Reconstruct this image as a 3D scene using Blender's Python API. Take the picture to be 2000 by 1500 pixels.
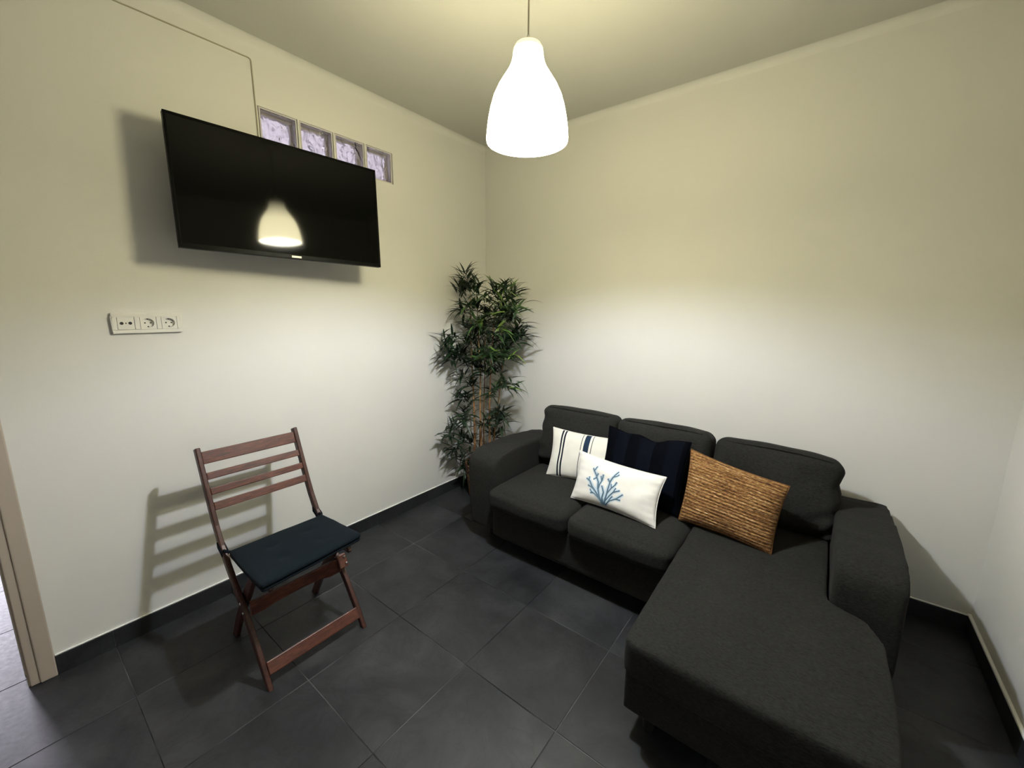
import bpy, bmesh, math, random
from mathutils import Vector, Matrix, noise
random.seed(11)
S = bpy.context.scene
COL = S.collection
for o in list(bpy.data.objects): bpy.data.objects.remove(o)

# ------------------------------------------------------------------ camera
cam_d = bpy.data.cameras.new('camera'); cam = bpy.data.objects.new('camera', cam_d); COL.objects.link(cam)
cam_d.sensor_width = 36.0; cam_d.lens = 791.4 / 2000 * 36.0; cam_d.clip_start = 0.02
RT = Vector((0.78944, 0.61379, 0.00677)); DN = Vector((0.11609, -0.13846, -0.98354)); FW = Vector((-0.60276, 0.77723, -0.18056))
m = Matrix.Identity(4)
for i in range(3):
    m[i][0] = RT[i]; m[i][1] = -DN[i]; m[i][2] = -FW[i]
m[0][3], m[1][3], m[2][3] = 0, 0, 1.5
cam.matrix_world = m
S.camera = cam

# ------------------------------------------------------------------ world, lights, exposure
w = bpy.data.worlds.new('world'); S.world = w; w.use_nodes = True
w.node_tree.nodes['Background'].inputs[0].default_value = (0.8, 0.78, 1.0, 1)
w.node_tree.nodes['Background'].inputs[1].default_value = 0.6
S.view_settings.view_transform = 'Standard'; S.view_settings.look = 'None'
S.view_settings.exposure = 1.0; S.view_settings.gamma = 1.0; S.view_settings.use_curve_mapping = False

BULB = 1650.0          # emission of the bulb
SHADE = 36.0           # emission of the lit glass shade
HALL = 58.0           # daylight coming in at the hall window (W)

def area(name, loc, rot, sx, sy, power, color):
    l = bpy.data.lights.new(name, 'AREA'); l.shape = 'RECTANGLE'; l.size = sx; l.size_y = sy
    l.energy = power; l.color = color
    o = bpy.data.objects.new(name, l); o.location = loc; o.rotation_euler = rot; COL.objects.link(o); return o
# daylight through the glazed door at the end of the hallway
area('hall_daylight', (-5.93, -0.42, 1.15), (0, math.radians(-90), 0), 2.0, 0.60, HALL, (0.91, 0.88, 1.0))
# added fill light by the far hall wall, brightens what the glass blocks look into
area('hall_fill', (-4.3, 2.86, 1.5), (math.radians(-90), 0, 0), 1.6, 1.4, 13.0, (1.0, 0.93, 0.98))

# ------------------------------------------------------------------ helpers
def tag(o, label=None, cat=None, group=None, kind=None):
    if label: o['label'] = label
    if cat: o['category'] = cat
    if group: o['group'] = group
    if kind: o['kind'] = kind
    return o
def thing(name, loc, label, cat, group=None):
    o = bpy.data.objects.new(name, None); o.empty_display_size = 0.05; o.location = loc; COL.objects.link(o)
    return tag(o, label, cat, group)
def wloc(p):
    v = Vector((0, 0, 0))
    while p is not None: v += p.location; p = p.parent
    return v
def obj(name, bm, mat, parent=None, smooth=False, local=False, recalc=True):
    """link bm (world coordinates unless local) as one mesh object"""
    if recalc: bmesh.ops.recalc_face_normals(bm, faces=bm.faces)
    if parent is not None and not local: bmesh.ops.translate(bm, verts=bm.verts, vec=-wloc(parent))
    if smooth:
        for f in bm.faces: f.smooth = True
    me = bpy.data.meshes.new(name); bm.to_mesh(me); bm.free()
    if isinstance(mat, (list, tuple)):
        for x in mat: me.materials.append(x)
    else: me.materials.append(mat)
    o = bpy.data.objects.new(name, me); COL.objects.link(o)
    if parent is not None: o.parent = parent
    return o
def base_origin(o):
    """move origin of a mesh object to the bottom centre"""
    vs = [v.co for v in o.data.vertices]
    c = Vector(((min(v.x for v in vs) + max(v.x for v in vs)) / 2, (min(v.y for v in vs) + max(v.y for v in vs)) / 2, min(v.z for v in vs)))
    o.data.transform(Matrix.Translation(-c)); o.location = o.location + c
    return o
def wn(o):
    md = o.modifiers.new('wn', 'WEIGHTED_NORMAL'); md.keep_sharp = True; return o
def box(bm, x0, x1, y0, y1, z0, z1, bev=0.0, seg=2):
    r = bmesh.ops.create_cube(bm, size=1.0)
    vs = r['verts']
    for v in vs:
        v.co = Vector(((x0 + x1) / 2 + v.co.x * (x1 - x0), (y0 + y1) / 2 + v.co.y * (y1 - y0), (z0 + z1) / 2 + v.co.z * (z1 - z0)))
    if bev > 0:
        es = list({e for v in vs for e in v.link_edges})
        bmesh.ops.bevel(bm, geom=es, offset=bev, segments=seg, affect='EDGES', profile=0.5)
    return bm
def nbox(*a, **k):
    return box(bmesh.new(), *a, **k)
def extr(bm, pts, axis, a, b, bev=0.0, seg=2):
    """extrude polygon pts (2D, the two other axes in order) along axis from a to b"""
    def mk(p, t):
        return {'x': Vector((t, p[0], p[1])), 'y': Vector((p[0], t, p[1])), 'z': Vector((p[0], p[1], t))}[axis]
    A = [bm.verts.new(mk(p, a)) for p in pts]; B = [bm.verts.new(mk(p, b)) for p in pts]
    n = len(pts)
    fs = [bm.faces.new(A), bm.faces.new(B)]
    for i in range(n): fs.append(bm.faces.new((A[i], A[(i + 1) % n], B[(i + 1) % n], B[i])))
    bmesh.ops.recalc_face_normals(bm, faces=fs)
    if bev > 0:
        es = list(fs[0].edges) + list(fs[1].edges)
        bmesh.ops.bevel(bm, geom=es, offset=bev, segments=seg, affect='EDGES', profile=0.5)
    return bm
def tube(bm, pts, r, seg=8, r2=None):
    pts = [Vector(p) for p in pts]; rings = []
    n = len(pts)
    prev = None
    for i, p in enumerate(pts):
        t = (pts[min(i + 1, n - 1)] - pts[max(i - 1, 0)]).normalized()
        if prev is None:
            u = t.orthogonal().normalized()
        else:
            u = (prev - t * prev.dot(t)).normalized()
        prev = u; v = t.cross(u)
        rr = r if r2 is None else r + (r2 - r) * i / (n - 1)
        rings.append([bm.verts.new(p + (u * math.cos(2 * math.pi * k / seg) + v * math.sin(2 * math.pi * k / seg)) * rr) for k in range(seg)])
    for a, b in zip(rings, rings[1:]):
        for k in range(seg): bm.faces.new((a[k], a[(k + 1) % seg], b[(k + 1) % seg], b[k]))
    bm.faces.new(rings[0][::-1]); bm.faces.new(rings[-1])
    return bm
def lathe(bm, prof, c, seg=48, wob=None):
    rings = []
    for i, (r, z) in enumerate(prof):
        ring = []
        for k in range(seg):
            a = 2 * math.pi * k / seg
            rr = r + (wob(a, z, i, k) if wob else 0)
            ring.append(bm.verts.new((c[0] + rr * math.cos(a), c[1] + rr * math.sin(a), c[2] + z)))
        rings.append(ring)
    for a, b in zip(rings, rings[1:]):
        for k in range(seg): bm.faces.new((a[k], a[(k + 1) % seg], b[(k + 1) % seg], b[k]))
    return rings

# ------------------------------------------------------------------ materials
def mat(name, col, rough=0.6, spec=0.5, metal=0.0):
    mt = bpy.data.materials.new(name); mt.use_nodes = True
    b = mt.node_tree.nodes['Principled BSDF']
    b.inputs['Base Color'].default_value = (*col, 1); b.inputs['Roughness'].default_value = rough
    b.inputs['Specular IOR Level'].default_value = spec; b.inputs['Metallic'].default_value = metal
    return mt, mt.node_tree, b
def N(nt, t, **k):
    n = nt.nodes.new(t)
    for a, b in k.items(): setattr(n, a, b)
    return n
def coords(nt, scale=(1, 1, 1), kind='Object', loc=(0, 0, 0)):
    tc = N(nt, 'ShaderNodeTexCoord'); mp = N(nt, 'ShaderNodeMapping')
    mp.inputs['Scale'].default_value = scale; mp.inputs['Location'].default_value = loc
    nt.links.new(tc.outputs[kind], mp.inputs[0]); return mp.outputs[0]
def geo_coords(nt, scale=(1, 1, 1)):
    g = N(nt, 'ShaderNodeNewGeometry'); mp = N(nt, 'ShaderNodeMapping'); mp.inputs['Scale'].default_value = scale
    nt.links.new(g.outputs['Position'], mp.inputs[0]); return mp.outputs[0]
def nz(nt, vec, scale, detail=4, rough=0.5, dist=0.0):
    n = N(nt, 'ShaderNodeTexNoise'); n.inputs['Scale'].default_value = scale; n.inputs['Detail'].default_value = detail
    n.inputs['Roughness'].default_value = rough; n.inputs['Distortion'].default_value = dist
    nt.links.new(vec, n.inputs['Vector']); return n.outputs['Fac']
def ramp(nt, fac, stops, interp='LINEAR'):
    r = N(nt, 'ShaderNodeValToRGB'); r.color_ramp.interpolation = interp
    el = r.color_ramp.elements
    while len(el) < len(stops): el.new(0.5)
    for e, (p, c) in zip(el, stops):
        e.position = p; e.color = (*c, 1) if len(c) == 3 else c
    nt.links.new(fac, r.inputs[0]); return r.outputs[0]
def bump(nt, b, h, strength, dist=0.002):
    n = N(nt, 'ShaderNodeBump'); n.inputs['Strength'].default_value = strength; n.inputs['Distance'].default_value = dist
    nt.links.new(h, n.inputs['Height']); nt.links.new(n.outputs[0], b.inputs['Normal']); return n
def mth(nt, op, a, b=None):
    n = N(nt, 'ShaderNodeMath', operation=op)
    for i, x in enumerate((a, b)):
        if x is None: continue
        if isinstance(x, (int, float)): n.inputs[i].default_value = x
        else: nt.links.new(x, n.inputs[i])
    return n.outputs[0]

def wall_mat(name, c):
    mt, nt, b = mat(name, c, 0.75, 0.25)
    v = geo_coords(nt)
    f = nz(nt, v, 260, 3, 0.6); g = nz(nt, v, 1.3, 2)
    nt.links.new(ramp(nt, g, [(0.3, tuple(x * 0.97 for x in c)), (0.7, c)]), b.inputs['Base Color'])
    bump(nt, b, f, 0.22, 0.0012)
    return mt
M = {}
M['wall'] = wall_mat('wall_paint', (0.635, 0.63, 0.605))
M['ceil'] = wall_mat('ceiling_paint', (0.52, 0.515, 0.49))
mt, nt, b = mat('slate_tile', (0.05, 0.05, 0.052), 0.5, 0.4)
oi = N(nt, 'ShaderNodeObjectInfo')
tc = N(nt, 'ShaderNodeTexCoord'); ad = N(nt, 'ShaderNodeVectorMath', operation='ADD'); sc = N(nt, 'ShaderNodeVectorMath', operation='SCALE')
cmb = N(nt, 'ShaderNodeCombineXYZ')
for i in range(3): nt.links.new(oi.outputs['Random'], cmb.inputs[i])
nt.links.new(cmb.outputs[0], sc.inputs[0]); sc.inputs['Scale'].default_value = 37.0
nt.links.new(tc.outputs['Object'], ad.inputs[0]); nt.links.new(sc.outputs[0], ad.inputs[1])
v = ad.outputs[0]
n1 = nz(nt, v, 3.6, 7, 0.66, 0.5); n2 = nz(nt, v, 60, 4, 0.6); n3 = nz(nt, v, 4.5, 3, 0.6, 1.6)
c1 = ramp(nt, n1, [(0.3, (0.006, 0.0065, 0.0085)), (0.5, (0.0185, 0.0195, 0.0225)), (0.70, (0.034, 0.035, 0.038))])
c2 = ramp(nt, n3, [(0.475, (1, 1, 1)), (0.5, (0.80, 0.80, 0.80)), (0.53, (1, 1, 1))])
mx = N(nt, 'ShaderNodeMix', data_type='RGBA', blend_type='MULTIPLY'); mx.inputs[0].default_value = 1
nt.links.new(c1, mx.inputs[6]); nt.links.new(c2, mx.inputs[7])
hs = N(nt, 'ShaderNodeHueSaturation'); nt.links.new(mx.outputs[2], hs.inputs['Color'])
nt.links.new(mth(nt, 'ADD', mth(nt, 'MULTIPLY', oi.outputs['Random'], 0.22), 0.89), hs.inputs['Value'])
nt.links.new(hs.outputs[0], b.inputs['Base Color'])
nt.links.new(mth(nt, 'ADD', mth(nt, 'MULTIPLY', n2, 0.18), 0.40), b.inputs['Roughness'])
bump(nt, b, mth(nt, 'ADD', n1, mth(nt, 'MULTIPLY', n2, 0.25)), 0.25, 0.002)
M['tile'] = mt
mt, nt, b = mat('grout', (0.16, 0.16, 0.155), 0.9, 0.2)
nt.links.new(ramp(nt, nz(nt, geo_coords(nt), 2.2, 3), [(0.46, (0.008, 0.008, 0.010)), (0.66, (0.13, 0.13, 0.127))]), b.inputs['Base Color'])
M['grout'] = mt
M['caulk_highlight'], _, _ = mat('skirting_caulk_highlight', (0.86, 0.85, 0.82), 0.6)
M['casing'], _, _ = mat('door_casing_paint', (0.38, 0.325, 0.275), 0.5)
M['white_plastic'], _, _ = mat('white_plastic', (0.66, 0.65, 0.61), 0.2)
M['dark_hole'], _, _ = mat('dark_socket_hole', (0.01, 0.01, 0.01), 0.6)
M['steel'], _, _ = mat('bolt_steel', (0.6, 0.6, 0.58), 0.3, metal=1.0)
M['tv_black'], _, _ = mat('tv_bezel_black', (0.002, 0.002, 0.002), 0.38, 0.06)
M['tv_mat'], _, _ = mat('tv_back_black', (0.012, 0.012, 0.012), 0.6)
mt, nt, b = mat('tv_screen', (0.0010, 0.0012, 0.0010), 0.06, 0.16)
b.inputs['IOR'].default_value = 1.5
M['screen'] = mt
M['logo'], _, _ = mat('logo_silver', (0.75, 0.75, 0.75), 0.35)
M['cable'], _, _ = mat('painted_cable', (0.34, 0.31, 0.24), 0.6)
M['cord'], _, _ = mat('lamp_cord', (0.42, 0.38, 0.30), 0.5)

def fabric(name, c0, c1, streak=(1, 1, 1), s=60, bs=0.5):
    mt, nt, b = mat(name, c0, 0.95, 0.08)
    v = coords(nt, streak)
    a = nz(nt, v, s, 5, 0.7); f = nz(nt, coords(nt, (1, 1, 1)), 700, 2, 0.6); big = nz(nt, coords(nt), 3.5, 2)
    q = mth(nt, 'ADD', mth(nt, 'MULTIPLY', a, 0.65), mth(nt, 'ADD', mth(nt, 'MULTIPLY', f, 0.25), mth(nt, 'MULTIPLY', big, 0.1)))
    nt.links.new(ramp(nt, q, [(0.36, c0), (0.64, c1)]), b.inputs['Base Color'])
    b.inputs['Sheen Weight'].default_value = 0.02; b.inputs['Sheen Roughness'].default_value = 0.5
    bump(nt, b, q, bs, 0.0015)
    return mt
M['sofa'] = fabric('charcoal_sofa_fabric', (0.0060, 0.0060, 0.0054), (0.0275, 0.0273, 0.0256), (1, 5, 5), 75, 0.35)
M['seatpad'] = fabric('blue_black_cotton', (0.0032, 0.0058, 0.0085), (0.0065, 0.011, 0.0155), (1, 1, 1), 180, 0.3)
mt, nt, b = mat('reddish_wood', (0.2, 0.06, 0.03), 0.42, 0.45)
v = coords(nt, (9, 1.2, 9)); a = nz(nt, v, 16, 5, 0.6, 0.6)
nt.links.new(ramp(nt, a, [(0.3, (0.026, 0.007, 0.004)), (0.55, (0.080, 0.021, 0.011)), (0.75, (0.140, 0.043, 0.024))]), b.inputs['Base Color'])
bump(nt, b, a, 0.15, 0.001); M['wood_y'] = mt
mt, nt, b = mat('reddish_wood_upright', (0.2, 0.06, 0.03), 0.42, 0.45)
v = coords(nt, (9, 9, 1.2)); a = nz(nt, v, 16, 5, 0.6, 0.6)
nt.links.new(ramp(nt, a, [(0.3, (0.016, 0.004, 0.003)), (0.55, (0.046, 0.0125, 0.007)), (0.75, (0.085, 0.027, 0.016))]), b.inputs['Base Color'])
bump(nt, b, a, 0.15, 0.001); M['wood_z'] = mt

# leaves
mt, nt, b = mat('bamboo_leaf', (0.02, 0.06, 0.015), 0.42, 0.5)
oi = N(nt, 'ShaderNodeObjectInfo')
g = N(nt, 'ShaderNodeNewGeometry')
r = nz(nt, g.outputs['Position'], 7.0, 1)
rr = mth(nt, 'ADD', mth(nt, 'MULTIPLY', oi.outputs['Random'], 0.5), mth(nt, 'MULTIPLY', r, 0.5))
nt.links.new(ramp(nt, rr, [(0.22, (0.005, 0.015, 0.007)), (0.48, (0.013, 0.036, 0.010)), (0.62, (0.040, 0.090, 0.018)), (0.76, (0.13, 0.20, 0.035))]), b.inputs['Base Color'])
b.inputs['Transmission Weight'].default_value = 0.0
M['leaf'] = mt
mt, nt, b = mat('bamboo_cane', (0.3, 0.14, 0.05), 0.5)
a = nz(nt, coords(nt, (6, 6, 1)), 9, 4)
nt.links.new(ramp(nt, a, [(0.3, (0.10, 0.035, 0.015)), (0.5, (0.30, 0.15, 0.055)), (0.7, (0.45, 0.28, 0.12))]), b.inputs['Base Color'])
M['cane'] = mt
M['twig'], _, _ = mat('twig', (0.035, 0.035, 0.015), 0.6)
mt, nt, b = mat('wicker', (0.3, 0.14, 0.05), 0.6)
a = nz(nt, coords(nt, (1, 1, 1.6)), 55, 3)
nt.links.new(ramp(nt, a, [(0.42, (0.015, 0.006, 0.003)), (0.5, (0.11, 0.045, 0.018)), (0.62, (0.22, 0.11, 0.045))]), b.inputs['Base Color'])
M['wicker'] = mt
M['moss'], _, _ = mat('pot_filling', (0.03, 0.025, 0.015), 0.9)

# pillows
def cotton(name, c, stripes=None):
    mt, nt, b = mat(name, c, 0.9, 0.15)
    tcn = N(nt, 'ShaderNodeTexCoord'); sx = N(nt, 'ShaderNodeSeparateXYZ'); nt.links.new(tcn.outputs['UV'], sx.inputs[0])
    f = nz(nt, coords(nt), 500, 2); g2 = nz(nt, coords(nt, (1, 1, 1)), 12, 3)
    base = ramp(nt, g2, [(0.3, tuple(x * 0.93 for x in c)), (0.7, c)])
    if stripes:
        rp = N(nt, 'ShaderNodeValToRGB'); rp.color_ramp.interpolation = 'CONSTANT'
        el = rp.color_ramp.elements; st = [(0.0, 0)]
        cols = [(0, 0, 0), ]
        for (a0, a1, k) in stripes: st += [(a0, k), (a1, 0)]
        while len(el) < len(st): el.new(0.5)
        pal = {0: (1, 1, 1), 1: (0.010, 0.014, 0.030), 2: (0.018, 0.040, 0.085), 3: (1.06, 1.06, 1.08)}
        for e, (p, k) in zip(el, st): e.position = p; e.color = (*pal[k], 1)
        nt.links.new(sx.outputs[0], rp.inputs[0])
        mx = N(nt, 'ShaderNodeMix', data_type='RGBA', blend_type='MULTIPLY'); mx.inputs[0].default_value = 1
        nt.links.new(base, mx.inputs[6]); nt.links.new(rp.outputs[0], mx.inputs[7]); base = mx.outputs[2]
    nt.links.new(base, b.inputs['Base Color']); bump(nt, b, f, 0.35, 0.001)
    return mt
st = [(0.148, 0.170, 1), (0.190, 0.212, 1), (0.430, 0.440, 1), (0.465, 0.535, 2), (0.560, 0.570, 1), (0.788, 0.810, 1), (0.830, 0.852, 1)]
M['p_stripe'] = cotton('striped_cotton', (0.66, 0.65, 0.60), st)
M['p_white'] = cotton('off_white_cotton', (0.66, 0.65, 0.615))
M['coral_blue'], _, _ = mat('coral_embroidery_blue', (0.075, 0.135, 0.185), 0.8)
M['coral_wash'], _, _ = mat('coral_embroidery_pale', (0.40, 0.50, 0.58), 0.85)
mt, nt, b = mat('navy_velvet', (0.004, 0.006, 0.014), 0.9, 0.03)
tcn = N(nt, 'ShaderNodeTexCoord'); sx = N(nt, 'ShaderNodeSeparateXYZ'); nt.links.new(tcn.outputs['UV'], sx.inputs[0])
pn = nz(nt, coords(nt), 9, 3)
uu = mth(nt, 'FRACT', mth(nt, 'MULTIPLY', sx.outputs[0], 3.2))
stp = ramp(nt, uu, [(0.0, (0.0010, 0.0014, 0.0025)), (0.46, (0.0012, 0.0016, 0.003)), (0.52, (0.0018, 0.0026, 0.0052)), (0.95, (0.0024, 0.0032, 0.0062)), (1.0, (0.0030, 0.004, 0.007))])
nt.links.new(stp, b.inputs['Base Color']); b.inputs['Sheen Weight'].default_value = 0.0; b.inputs['Sheen Tint'].default_value = (0.2, 0.25, 0.5, 1)
bump(nt, b, pn, 0.3, 0.01); M['p_navy'] = mt
mt, nt, b = mat('braided_jute', (0.5, 0.3, 0.12), 0.75, 0.25)
tcn = N(nt, 'ShaderNodeTexCoord'); mp = N(nt, 'ShaderNodeMapping'); nt.links.new(tcn.outputs['UV'], mp.inputs[0]); sx = N(nt, 'ShaderNodeSeparateXYZ'); nt.links.new(mp.outputs[0], sx.inputs[0])
mp2 = N(nt, 'ShaderNodeMapping'); mp2.inputs['Scale'].default_value = (13, 30, 1); nt.links.new(tcn.outputs['UV'], mp2.inputs[0])
n_a = nz(nt, mp2.outputs[0], 2.0, 4, 0.7, 0.3)
mp3 = N(nt, 'ShaderNodeMapping'); mp3.inputs['Scale'].default_value = (3, 42, 1); nt.links.new(tcn.outputs['UV'], mp3.inputs[0])
n_b = nz(nt, mp3.outputs[0], 1.0, 2, 0.5)
row = mth(nt, 'ABSOLUTE', mth(nt, 'SINE', mth(nt, 'MULTIPLY', sx.outputs[1], math.pi * 23)))
q = mth(nt, 'ADD', mth(nt, 'MULTIPLY', n_a, 0.6), mth(nt, 'MULTIPLY', n_b, 0.4))
cj = ramp(nt, q, [(0.36, (0.035, 0.012, 0.003)), (0.47, (0.21, 0.095, 0.028)), (0.56, (0.42, 0.235, 0.085)), (0.66, (0.72, 0.54, 0.30))])
dk = ramp(nt, row, [(0.0, (0.40, 0.33, 0.25)), (0.45, (1, 1, 1))])
mx = N(nt, 'ShaderNodeMix', data_type='RGBA', blend_type='MULTIPLY'); mx.inputs[0].default_value = 0.8
nt.links.new(cj, mx.inputs[6]); nt.links.new(dk, mx.inputs[7]); nt.links.new(mx.outputs[2], b.inputs['Base Color'])
bump(nt, b, mth(nt, 'ADD', row, mth(nt, 'MULTIPLY', n_a, 1.6)), 1.0, 0.007); M['p_jute'] = mt

# lamp
def emis(name, col, strength):
    mt, nt, b = mat(name, (0.8, 0.8, 0.75), 0.3)
    b.inputs['Emission Color'].default_value = (*col, 1); b.inputs['Emission Strength'].default_value = strength
    return mt, nt, b
M['bulb'], _, _ = emis('lit_bulb', (0.80, 0.87, 1.06), BULB)
mt, nt, b = emis('lit_glass_shade', (1.0, 0.905, 0.54), SHADE)
# the glass glows less towards the cap, away from the bulb
tcn = N(nt, 'ShaderNodeTexCoord'); sx = N(nt, 'ShaderNodeSeparateXYZ'); nt.links.new(tcn.outputs['Object'], sx.inputs[0])
es = ramp(nt, sx.outputs[2], [(0.0, (1, 1, 1)), (0.15, (0.85,) * 3), (0.21, (0.50,) * 3), (0.262, (0.14,) * 3), (0.284, (0.0125,) * 3), (0.31, (0.011,) * 3)])
nt.links.new(mth(nt, 'MULTIPLY', es, SHADE), b.inputs['Emission Strength'])
M['shade'] = mt
# glass block
mt, nt, b = mat('clear_block_glass', (0.96, 0.95, 0.97), 0.06, 0.5)
b.inputs['Transmission Weight'].default_value = 1.0; b.inputs['IOR'].default_value = 1.25
bump(nt, b, nz(nt, geo_coords(nt, (1, 1, 0.6)), 16, 1, 0.4, 1.2), 0.8, 0.030); M['glass_front'] = mt
mt, nt, b = mat('wavy_block_glass', (0.9, 0.88, 0.93), 0.35, 0.5)
b.inputs['Transmission Weight'].default_value = 1.0; b.inputs['IOR'].default_value = 1.2
bump(nt, b, nz(nt, geo_coords(nt, (1, 1, 0.7)), 14, 2, 0.5, 1.5), 1.0, 0.05); M['glass_back'] = mt
M['glass_side'], _, b = mat('block_side_glass', (0.50, 0.47, 0.48), 0.35)
M['hall_wall'], _, _ = mat('hall_paint', (0.8, 0.785, 0.785), 0.8)

# ------------------------------------------------------------------ room shell
XL, YB, XR, ZC, YF = -2.365, 2.675, 0.688, 2.775, -1.75
T = 0.12                       # wall thickness
DY0, DY1, DZ = -0.95, -0.085, 2.05      # door opening in the left wall
GY0, GY1, GZ0, GZ1 = 0.976, 1.768, 2.297, 2.487   # glass-block opening
HX, HY0, HY1 = -5.9, -1.6, 2.9  # hall extents
def struct(name, bm, m, parent=None, **k):
    o = obj(name, bm, m, parent, **k)
    if parent is None: o['kind'] = 'structure'
    return o
bm = bmesh.new()
def wl(y0, y1, z0, z1): box(bm, XL - T, XL, y0, y1, z0, z1)
wl(YF - T, DY0, 0, ZC); wl(DY0, DY1, DZ, ZC); wl(DY1, GY0, 0, ZC); wl(GY0, GY1, 0, GZ0); wl(GY0, GY1, GZ1, ZC); wl(GY1, YB + T, 0, ZC)
bmesh.ops.remove_doubles(bm, verts=bm.verts, dist=1e-5)
wall_left = struct('wall_left', bm, M['wall'])
wall_back = struct('wall_back', nbox(XL, XR + T, YB, YB + T, 0, ZC), M['wall'])
wall_right = struct('wall_right', nbox(XR, XR + T, YF - T, YB, 0, ZC), M['wall'])
wall_front = struct('wall_front', nbox(XL, XR, YF - T, YF, 0, ZC), M['wall'])
ceiling = struct('ceiling', nbox(XL - T, XR + T, YF - T, YB + T, ZC, ZC + 0.1), M['ceil'])
# hall shell
struct('wall_hall_end', None or (lambda b_: (box(b_, HX - T, HX, HY0, -0.86, 0, 2.775), box(b_, HX - T, HX, 0.02, HY1, 0, 2.775), box(b_, HX - T, HX, -0.86, 0.02, 2.16, 2.775), b_)[-1])(bmesh.new()), M['hall_wall'])
struct('wall_hall_near', nbox(HX, XL - T, HY0 - T, HY0, 0, 2.775), M['hall_wall'])
struct('wall_hall_far', nbox(HX, XL - T, HY1, HY1 + T, 0, 2.775), M['hall_wall'])
struct('ceiling_hall', nbox(HX - T, XL - T, HY0 - T, HY1 + T, 2.775, 2.875), M['hall_wall'])
# hall door leaf with glass (source of the daylight), its frame only
dn = obj('door_2', (lambda b_: (box(b_, HX - 0.06, HX - 0.02, -0.86, -0.80, 0.01, 2.16), box(b_, HX - 0.06, HX - 0.02, -0.04, 0.02, 0.01, 2.16), box(b_, HX - 0.06, HX - 0.02, -0.80, -0.04, 2.10, 2.16), b_)[-1])(bmesh.new()), M['white_plastic'])
dn['kind'] = 'structure'

# soft coves where the plaster rounds into the ceiling
def cove(name, p0, p1, ax, sgn_in, R=0.07, seg=8):
    bm = bmesh.new(); a = Vector(p0); b_ = Vector(p1); inn = Vector(ax) * sgn_in
    r0, r1 = [], []
    for k in range(seg + 1):
        t = math.pi / 2 * k / seg
        off = inn * (R - R * math.cos(t)) + Vector((0, 0, -(R - R * math.sin(t))))
        r0.append(bm.verts.new(a + off)); r1.append(bm.verts.new(b_ + off))
    for k in range(seg): bm.faces.new((r0[k], r0[k + 1], r1[k + 1], r1[k]))
    for f in bm.faces: f.smooth = True
    r0 = [bm.verts.new(v_.co) for v_ in r0]; r1 = [bm.verts.new(v_.co) for v_ in r1]
    c0 = bm.verts.new(a + Vector((0, 0, 0))); c1 = bm.verts.new(b_)
    bm.faces.new([c0] + r0); bm.faces.new([c1] + r1[::-1])
    bm.faces.new((c0, r0[0], r1[0], c1)); bm.faces.new((c0, c1, r1[-1], r0[-1]))
    return struct(name, bm, M['wall'], recalc=False)
e = 0.0008
cove('trim_1', (XL - e, YF, ZC + e), (XL - e, YB, ZC + e), (1, 0, 0), 1, 0.045)
cove('trim_2', (XL, YB + e, ZC + e), (XR, YB + e, ZC + e), (0, -1, 0), 1, 0.045)
cove('trim_3', (XR + e, YF, ZC + e), (XR + e, YB, ZC + e), (-1, 0, 0), 1, 0.045)
cove('trim_4', (XL, YF - e, ZC + e), (XR, YF - e, ZC + e), (0, 1, 0), 1, 0.045)

# floor: grout bed plus separate slate tiles
floor = struct('floor', nbox(HX - 0.3, XR + T, YF - T, HY1 + T, -0.10, -0.0016), M['grout'])
PX, PY, X0, Y0, G = 0.4525, 0.451, -0.6135, 1.0625, 0.0026
tile_cache = {}
def tile_mesh(sx, sy):
    key = (round(sx, 3), round(sy, 3))
    if key not in tile_cache:
        bm = bmesh.new(); box(bm, -sx / 2, sx / 2, -sy / 2, sy / 2, -0.010, 0.0)
        top = [e_ for e_ in bm.edges if all(abs(v_.co.z) < 1e-6 for v_ in e_.verts)]
        bmesh.ops.bevel(bm, geom=top, offset=0.0012, segments=1, affect='EDGES')
        me = bpy.data.meshes.new('tile'); bm.to_mesh(me); bm.free(); me.materials.append(M['tile']); tile_cache[key] = me
    return tile_cache[key]
def add_tile(parent, x0, x1, y0, y1):
    if x1 - x0 < 0.02 or y1 - y0 < 0.02: return
    o = bpy.data.objects.new('tile', tile_mesh(x1 - x0, y1 - y0)); o.location = ((x0 + x1) / 2, (y0 + y1) / 2, 0)
    COL.objects.link(o); o.parent = parent
def lay(xa, xb, ya, yb):
    i = math.floor((xa - X0) / PX); 
    while X0 + i * PX < xb:
        j = math.floor((ya - Y0) / PY)
        while Y0 + j * PY < yb:
            add_tile(floor, max(xa, X0 + i * PX + G / 2), min(xb, X0 + (i + 1) * PX - G / 2), max(ya, Y0 + j * PY + G / 2), min(yb, Y0 + (j + 1) * PY - G / 2))
            j += 1
        i += 1
lay(-5.85, XR, YF, YB)

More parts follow.
